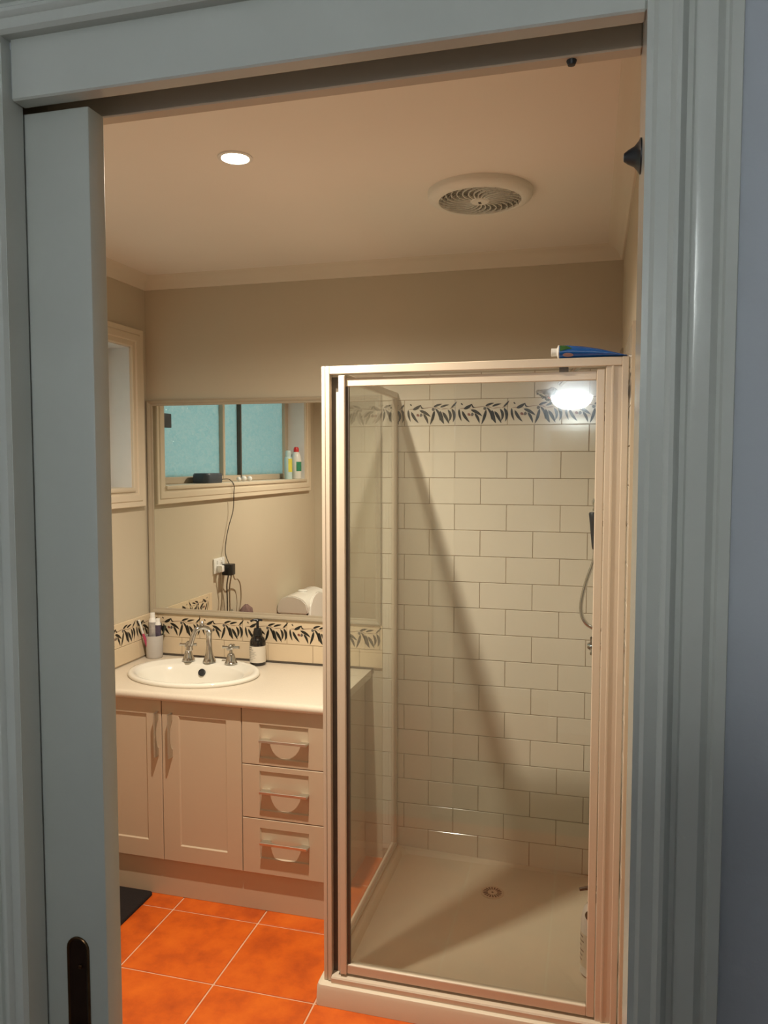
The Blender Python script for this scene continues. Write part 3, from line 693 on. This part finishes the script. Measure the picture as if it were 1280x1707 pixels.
# white pump bottle in the tray
bx, by, bz = .642, -.585, TF-.0010
pb = thing('pump_bottle', (bx, by, bz), 'white pump bottle with dark green pump standing in the shower tray', 'bottle')
mk('body', LT([(.033, 0), (.0365, .004), (.0365, .150), (.035, .178), (.030, .200), (.021, .218), (.014, .226), (.012, .236)], c=(bx, by, bz), n=28), 'white_plastic', pb, 40)
lb = bmesh.new(); strips(lb, [[(bx + .0369*cos(pi*(.95+.45*i/14)), by + .0369*sin(pi*(.95+.45*i/14)), bz+zz) for i in range(15)] for zz in (.03, .135)], closed_ring=False)
pl = mk('front_label', lb, 'paper_label', pb, 60)
for k, (a0, a1) in enumerate(((.98, 1.22), (1.0, 1.25), (.98, 1.15), (1.02, 1.25), (.98, 1.2), (1.0, 1.18))):
    bm = bmesh.new(); z_ = bz + .122 - k*.015
    strips(bm, [[(bx + .0372*cos(pi*(a0+(a1-a0)*i/6)), by + .0372*sin(pi*(a0+(a1-a0)*i/6)), zz) for i in range(7)] for zz in (z_, z_+.005)], closed_ring=False)
    mk('print_line', bm, 'print_grey', pl)
mk('emblem', LT([(.013, 0), (.012, .001), (0, .0012)], c=(bx-.012, by-.027, bz+.197), axis=(-.3, -.85, .42), n=18), 'dark_green_plastic', pb)
mk('collar', LT([(.0155, .232), (.0155, .246), (.010, .252), (.006, .253), (.006, .266)], c=(bx, by, bz), n=18), 'dark_green_plastic', pb, 30)
mk('pump_head', TB([(bx+.016, by, bz+.270), (bx, by, bz+.272), (bx-.020, by-.004, bz+.271), (bx-.042, by-.008, bz+.266)], lambda t_: .0095 - .0045*t_, n=12), 'dark_green_plastic', pb, 50)

# blue tube lying on the head rail
tb = thing('toothpaste_tube', (.60, YD+.018, ZT), 'blue toothpaste tube with white cap lying on top of the shower screen', 'tube')
n = 24; rings = []; x0, x1 = .527, .700
for s, ry, rz in ((0, .019, .0175), (.12, .0195, .0175), (.35, .021, .0155), (.6, .0225, .0115), (.85, .024, .0055), (.96, .0245, .0022), (1, .0245, .0016)):
    rings.append([(x0+(x1-x0)*s, YD+.018 + ry*cos(2*pi*i/n), ZT+.001 + rz + rz*sin(2*pi*i/n)) for i in range(n)])
bm = bmesh.new(); R_ = strips(bm, rings); bm.faces.new(R_[0]); bm.faces.new(R_[-1][::-1])
tbody = mk('body', bm, 'blue_tube', tb, 50)
mk('shoulder', LT([(.0185, 0), (.0185, .003), (.011, .006)], c=(x0, YD+.018, ZT+.0185), axis=(-1, 0, 0), n=24), 'white_plastic', tb, 40)
mk('cap', LT([(.0105, .004), (.0110, .020), (.0100, .021), (0, .021)], c=(x0, YD+.018, ZT+.0185), axis=(-1, 0, 0), n=18), 'white_plastic', tb, 30)
def patch(u0, u1, a0, a1, m, nm, taper=0):
    bm = bmesh.new(); rr = []
    for i in range(9):
        u = u0 + (u1-u0)*i/8; f = u; ry = .0198 + .005*f; rz = .0180 - .0165*max(0, f-.1)/.9; c_ = ZT + .001 + max(.0016, rz - .0003)
        w = sin(pi*i/8)**.5 if taper == 1 else (1 - .8*i/8 if taper == 2 else 1); am = (a0+a1)/2; hw_ = (a1-a0)/2*w + .001
        rr.append([(x0+(x1-x0)*u, YD+.018 + ry*cos(am-hw_+2*hw_*j/6), c_ + rz*sin(am-hw_+2*hw_*j/6)) for j in range(7)])
    strips(bm, rr, closed_ring=False); mk(nm, bm, m, tbody, 60)
patch(.01, .20, pi*.62, pi*1.0, 'green_print', 'green_print', 2)
patch(.05, .22, pi*1.08, pi*1.30, 'pink_print', 'pink_print', 1)

# bath mat
bm = bmesh.new(); n = 1
rg = [rrect(-1.246, -.955, -1.05, -.480, .015, FZ+z_) for z_ in (.0005, .008)] + [rrect(-1.243, -.958, -1.047, -.483, .015, FZ+.011)]
R_ = strips(bm, rg); bm.faces.new(R_[0][::-1]); bm.faces.new(R_[-1])
solo('bath_mat', bm, 'mat_black', 'black bath mat on the terracotta floor in front of the vanity', 'mat', (-1.10, -.76, FZ), 40)

# ------------------------------------------------------------------ ceiling fittings
fx, fy = .288, -.686
fan = thing('exhaust_fan', (fx, fy, ZC), 'round cream ceiling exhaust fan with curved vane grille', 'exhaust fan')
mk('rim', LT([(.152, 0), (.152, -.012), (.149, -.018), (.140, -.024), (.128, -.028), (.120, -.027), (.117, -.020), (.117, -.004)], c=(fx, fy, ZC), n=64, cap0=False, cap1=False), 'fan_plastic', fan, 35)
mk('housing', LT([(0, -.002), (.117, -.002), (.117, -.003), (0, -.003)], c=(fx, fy, ZC), n=32), 'dark_void', fan)
for r_ in (.036, .046, .056, .066, .076, .086, .096, .106, .114):
    pts = [[(fx + rr*cos(2*pi*i/40), fy + rr*sin(2*pi*i/40), ZC+zz) for rr, zz in ((r_-.0011, -.018), (r_+.0011, -.018), (r_+.0011, -.023), (r_-.0011, -.023))] for i in range(40)]
    bm = bmesh.new(); strips(bm, pts, True, True); mk('grille_ring', bm, 'fan_grille', fan)
vm = None
for k in range(24):
    if vm is None:
        bm = bmesh.new(); rr = []
        for i in range(9):
            t = i/8; r_ = .024 + .094*t; a = .75*t*t; ca, sa = cos(a), sin(a)
            rr.append([(r_*ca + w*-sa, r_*sa + w*ca, z_) for w, z_ in ((-.0014, -.016), (.0014, -.016), (.0014, -.027), (-.0014, -.027))])
        R_ = strips(bm, rr); bm.faces.new(R_[0]); bm.faces.new(R_[-1][::-1])
        bmesh.ops.recalc_face_normals(bm, faces=bm.faces[:]); vm = bpy.data.meshes.new('vane'); bm.to_mesh(vm); bm.free(); vm.materials.append(MATS['fan_plastic'])
    inst('vane', vm, (fx, fy, ZC), fan, 2*pi*k/24)
hub = mk('hub', LT([(.028, -.016), (.028, -.026), (.024, -.030), (0, -.031)], c=(fx, fy, ZC), n=32), 'fan_plastic', fan, 30)
mk('hub_mark', B(fx-.004, fx+.004, fy-.008, fy+.008, ZC-.0318, ZC-.0305), 'seal_dark', hub)

lx, ly = -.287, -1.105
dl = thing('downlight', (lx, ly, ZC), 'lit round recessed downlight in the bathroom ceiling', 'downlight')
mk('trim_ring', LT([(.045, 0), (.045, -.003), (.041, -.005), (.036, -.004), (.035, -.001)], c=(lx, ly, ZC), n=32, cap0=False, cap1=False), 'white_plastic', dl, 40)
mk('lamp', LT([(.035, -.0020), (.0, -.0020)], c=(lx, ly, ZC), n=24, cap0=False), 'lamp_emit', dl)
ld = bpy.data.lights.new('downlight_beam', 'SPOT'); ld.energy = DOWNLIGHT; ld.color = (1.0, .885, .715); ld.spot_size = R(158); ld.spot_blend = 1.0; ld.shadow_soft_size = .018
lo = bpy.data.objects.new('downlight_beam', ld); C.objects.link(lo); lo.parent = dl; lo.location = (0, 0, -.006)

# ------------------------------------------------------------------ toilet against the left wall
tcy = -1.615
to = thing('toilet', (XL+.33, tcy, FZ), 'white toilet with cistern and raised lid seen in the mirror', 'toilet')
T = 'toilet_white'; cy0, cy1 = tcy-.20, tcy+.20
bm = bmesh.new(); pts = [(XL+.003, .42), (XL+.165, .42), (XL+.180, .45), (XL+.190, .74), (XL+.003, .74)]
prism(bm, [(x, cy0+.01, z) for x, z in pts], (0, .38, 0)); bmesh.ops.bevel(bm, geom=bm.edges[:], offset=.012, segments=3, affect='EDGES'); mk('cistern', bm, T, to, 40)
pts = [(XL+.003, .744), (XL+.196, .744), (XL+.203, .77), (XL+.195, .808), (XL+.165, .838), (XL+.115, .854), (XL+.07, .854), (XL+.03, .838), (XL+.008, .803), (XL+.003, .77)]
bm = bmesh.new(); prism(bm, [(x, cy0, z) for x, z in pts], (0, .40, 0)); bmesh.ops.bevel(bm, geom=bm.edges[:], offset=.006, segments=2, affect='EDGES'); lid = mk('cistern_lid', bm, T, to, 50)
mk('flush_button', LT([(.030, 0), (.030, .006), (.027, .008), (0, .009)], c=(XL+.095, tcy, .8535), n=24), 'white_plastic', lid, 40)
def ell(cx, cy, a, b_, z, n=32, sq=0):
    return [(cx + a*cos(2*pi*i/n), cy + b_*sin(2*pi*i/n), z) for i in range(n)]
bm = bmesh.new()
R_ = strips(bm, [ell(XL+.32, tcy, .22, .11, FZ), ell(XL+.32, tcy, .22, .11, FZ+.03), ell(XL+.33, tcy, .21, .105, .15), ell(XL+.38, tcy, .25, .15, .30), ell(XL+.40, tcy, .27, .18, .38), ell(XL+.40, tcy, .272, .182, .405), ell(XL+.40, tcy, .21, .13, .405), ell(XL+.40, tcy, .17, .10, .30), ell(XL+.36, tcy, .09, .06, .22)])
bm.faces.new(R_[0][::-1]); bm.faces.new(R_[-1]); mk('bowl', bm, T, to, 50)
bm = bmesh.new(); strips(bm, [ell(XL+.42, tcy, .245, .182, .408), ell(XL+.42, tcy, .25, .186, .418), ell(XL+.42, tcy, .24, .176, .426), ell(XL+.42, tcy, .17, .11, .426), ell(XL+.42, tcy, .16, .10, .408)], True, True); mk('seat', bm, T, to, 40)
# raised lid: arched slab leaning on the cistern
prf = [(-.17, 0), (-.178, .10), (-.182, .22), (-.172, .31), (-.145, .375), (-.10, .415), (-.05, .433), (0, .438), (.05, .433), (.10, .415), (.145, .375), (.172, .31), (.182, .22), (.178, .10), (.17, 0)]
bm = bmesh.new(); lean = .035
prism(bm, [(XL+.235 - z*lean/.44, tcy+y, .415+z) for y, z in prf], (-.018, 0, 0)); bmesh.ops.bevel(bm, geom=[e_ for e_ in bm.edges], offset=.005, segments=2, affect='EDGES'); mk('lid', bm, T, to, 40)
mk('hinge', TB([(XL+.225, tcy-.09, .430), (XL+.225, tcy+.09, .430)], .011, n=12, sub=0), 'white_plastic', to, 40)

# ------------------------------------------------------------------ things on the left wall and window sill (seen in the mirror)
po = thing('power_outlet', (XL, -.645, 1.135), 'white double power outlet on the wall seen in the mirror', 'outlet')
mk('plate', B(XL, XL+.009, -.705, -.588, 1.100, 1.178, bev=.003, seg=2), 'white_plastic', po, 40)
for yy in (-.625, -.668): mk('switch', B(XL+.008, XL+.0125, yy-.008, yy+.008, 1.150, 1.168, bev=.001), 'ceramic_white', po)
solo('plug_adapter', B(XL+.0095, XL+.062, -.722, -.668, 1.083, 1.142, bev=.005, seg=2), 'black_plastic', 'square black plug adapter in the wall outlet', 'plug', (XL+.01, -.695, 1.083), 40)
solo('plug', B(XL+.0095, XL+.040, -.640, -.610, 1.108, 1.142, bev=.005, seg=2), 'white_plastic', 'white plug in the wall outlet beside the black adapter', 'plug', (XL+.01, -.625, 1.108), 40)
# dark charger with cord on the sill
cz = WZ0+.0065
ch = thing('charger', (XL-.04, -.63, cz), 'dark grey rounded charger on the window sill seen in the mirror', 'charger')
bm = bmesh.new(); rg = [rrect(XL-.085, XL+.005, -.71, -.535, .03, cz), rrect(XL-.088, XL+.008, -.713, -.532, .032, cz+.006), rrect(XL-.088, XL+.008, -.713, -.532, .032, cz+.042), rrect(XL-.083, XL+.003, -.708, -.537, .03, cz+.050)]
R_ = strips(bm, rg); bm.faces.new(R_[0][::-1]); bm.faces.new(R_[-1]); mk('body', bm, 'device_grey', ch, 35)
mk('strain_relief', TB([(XL-.035, -.708, cz+.020), (XL-.030, -.735, cz+.019), (XL-.022, -.752, cz+.017)], lambda t_: .006-.003*t_, n=10, sub=3), 'cord_black', ch, 50)
mk('cord', TB([(XL-.022, -.752, cz+.017), (XL+.006, -.772, cz+.016), (XL+.030, -.778, cz-.012), (XL+.031, -.776, cz-.06), (XL+.026, -.775, 1.42), (XL+.016, -.745, 1.34), (XL+.014, -.715, 1.27), (XL+.020, -.690, 1.20), (XL+.040, -.685, 1.15), (XL+.045, -.690, 1.139)], .0022, n=8, sub=8), 'cord_black', ch, 60)
# three small white balls / earbud pieces
for k, (yy, xx, r_) in enumerate(((-.995, -.045, .013), (-1.030, -.030, .0155), (-1.060, -.008, .0145))):
    solo('white_ball', LT([(0, 0)] + [(r_*sin(pi*i/8), r_ - r_*cos(pi*i/8)) for i in range(1, 8)] + [(0, 2*r_)], c=(XL+xx, yy, cz), n=16), 'ceramic_white',
         ['small white ball on the window sill, farthest back of three', 'small white ball on the window sill, middle of three', 'small white ball on the window sill, nearest the sill edge of three'][k], 'ball', (XL+xx, yy, cz), 60, 'white balls on the window sill')
ca = thing('spray_can', (XL-.045, -1.735, cz), 'slim yellow and pale blue spray can on the window sill', 'spray can')
cxx, cyy = XL-.045, -1.735
mk('body', LT([(.024, 0), (.025, .003), (.025, .130), (.022, .140), (.018, .145)], c=(cxx, cyy, cz), n=24), 'pale_can', ca, 35)
bm = bmesh.new(); strips(bm, [[(cxx + .0254*cos(-2.0+3.2*i/16), cyy + .0254*sin(-2.0+3.2*i/16), cz+zz) for i in range(17)] for zz in (.045, .132)], closed_ring=False); mk('yellow_label', bm, 'yellow_can', ca, 60)
mk('cap', LT([(.0185, .143), (.0185, .178), (.016, .184), (0, .185)], c=(cxx, cyy, cz), n=20), 'pale_can', ca, 35)
cb = thing('cleaner_bottle', (XL-.040, -1.835, cz), 'white bottle with green label and red cap on the window sill', 'bottle')
cxx, cyy = XL-.030, -1.838
mk('body', LT([(.030, 0), (.033, .004), (.033, .120), (.029, .150), (.021, .172), (.016, .178)], c=(cxx, cyy, cz), n=24), 'white_plastic', cb, 40)
bm = bmesh.new(); strips(bm, [[(cxx + .0334*cos(-1.4+2.6*i/16), cyy + .0334*sin(-1.4+2.6*i/16), cz+zz) for i in range(17)] for zz in (.050, .112)], closed_ring=False); mk('green_label', bm, 'green_label', cb, 60)
mk('cap', LT([(.0175, .176), (.0175, .196), (.014, .206), (.007, .210), (0, .210)], c=(cxx, cyy, cz), n=20), 'red_plastic', cb, 35)
solo('window_latch', B(XL-.1315, XL-.098, -.375, -.275, 1.838, 1.905, bev=.003, seg=2), 'device_grey', 'black box latch on the window frame seen in the mirror', 'latch', (XL-.1, -.33, 1.838), 40)
# leads hanging below the outlet, and a small pouch
solo('hanging_lead', TB([(XL+.036, -.690, 1.083), (XL+.026, -.692, 1.03), (XL+.022, -.702, .95), (XL+.020, -.705, .88), (XL+.020, -.700, .72), (XL+.030, -.71, .50)], .0035, n=8), 'cord_black', 'dark lead hanging straight down below the plug adapter', 'cord', (XL+.036, -.69, .5), 60)
solo('hanging_lead', TB([(XL+.046, -.705, 1.083), (XL+.032, -.712, 1.02), (XL+.026, -.722, .95), (XL+.024, -.728, .88), (XL+.024, -.72, .78), (XL+.026, -.72, .6)], .0042, n=8), 'cord_beige', 'thick beige lead hanging close beside the dark lead', 'cord', (XL+.046, -.705, .6), 60)
solo('hanging_lead', TB([(XL+.050, -.718, 1.083), (XL+.045, -.745, 1.055), (XL+.036, -.800, 1.045), (XL+.026, -.850, 1.01), (XL+.022, -.868, .95), (XL+.022, -.860, .90), (XL+.022, -.840, .86)], .0034, n=8), 'cord_beige', 'thin beige lead looping out in an arc below the adapter', 'cord', (XL+.05, -.718, .86), 60)
solo('hanging_lead', TB([(XL+.026, -.628, 1.108), (XL+.020, -.640, 1.05), (XL+.016, -.655, .97), (XL+.016, -.640, .90), (XL+.016, -.65, .80), (XL+.016, -.65, .60)], .0040, n=8), 'cord_beige', 'pale lead hanging below the white plug', 'cord', (XL+.026, -.628, .6), 60)
bm = LT([(.012, 0), (.040, .010), (.048, .04), (.040, .075), (.020, .095), (.010, .100), (0, .102)], c=(XL+.060, -.845, .800), n=20, sx=.7, sy=1.35)
for v in bm.verts: v.co += V(random.uniform(-.003, .003), random.uniform(-.004, .004), random.uniform(-.003, .003))
solo('cloth_pouch', bm, 'cloth_mauve', 'small mauve cloth pouch hanging on the wall by the leads', 'pouch', (XL+.06, -.845, .80), 60)

# ------------------------------------------------------------------ hall sconce, seen reflected in the shower door
scx, scz = .478, 2.118
sc = thing('wall_sconce', (scx, HB, scz-.10), 'lit half-bowl wall sconce mirrored in the shower door glass', 'sconce')
bm = bmesh.new(); rings = []; n = 20
for i in range(9):
    t = i/8; r_ = .135*sin(pi/2*(1-t))**.75 if t < 1 else .004; z_ = scz - .088*sin(pi/2*t)
    rings.append([(scx + r_*cos(pi+pi*k/n), HB+.002 - r_*.75*sin(pi+pi*k/n), z_) for k in range(n+1)])
strips(bm, rings, closed_ring=False); mk('bowl', bm, 'sconce_emit', sc, 60)
mk('back_plate', B(scx-.06, scx+.06, HB, HB+.006, scz-.06, scz+.01, bev=.002), 'white_plastic', sc)
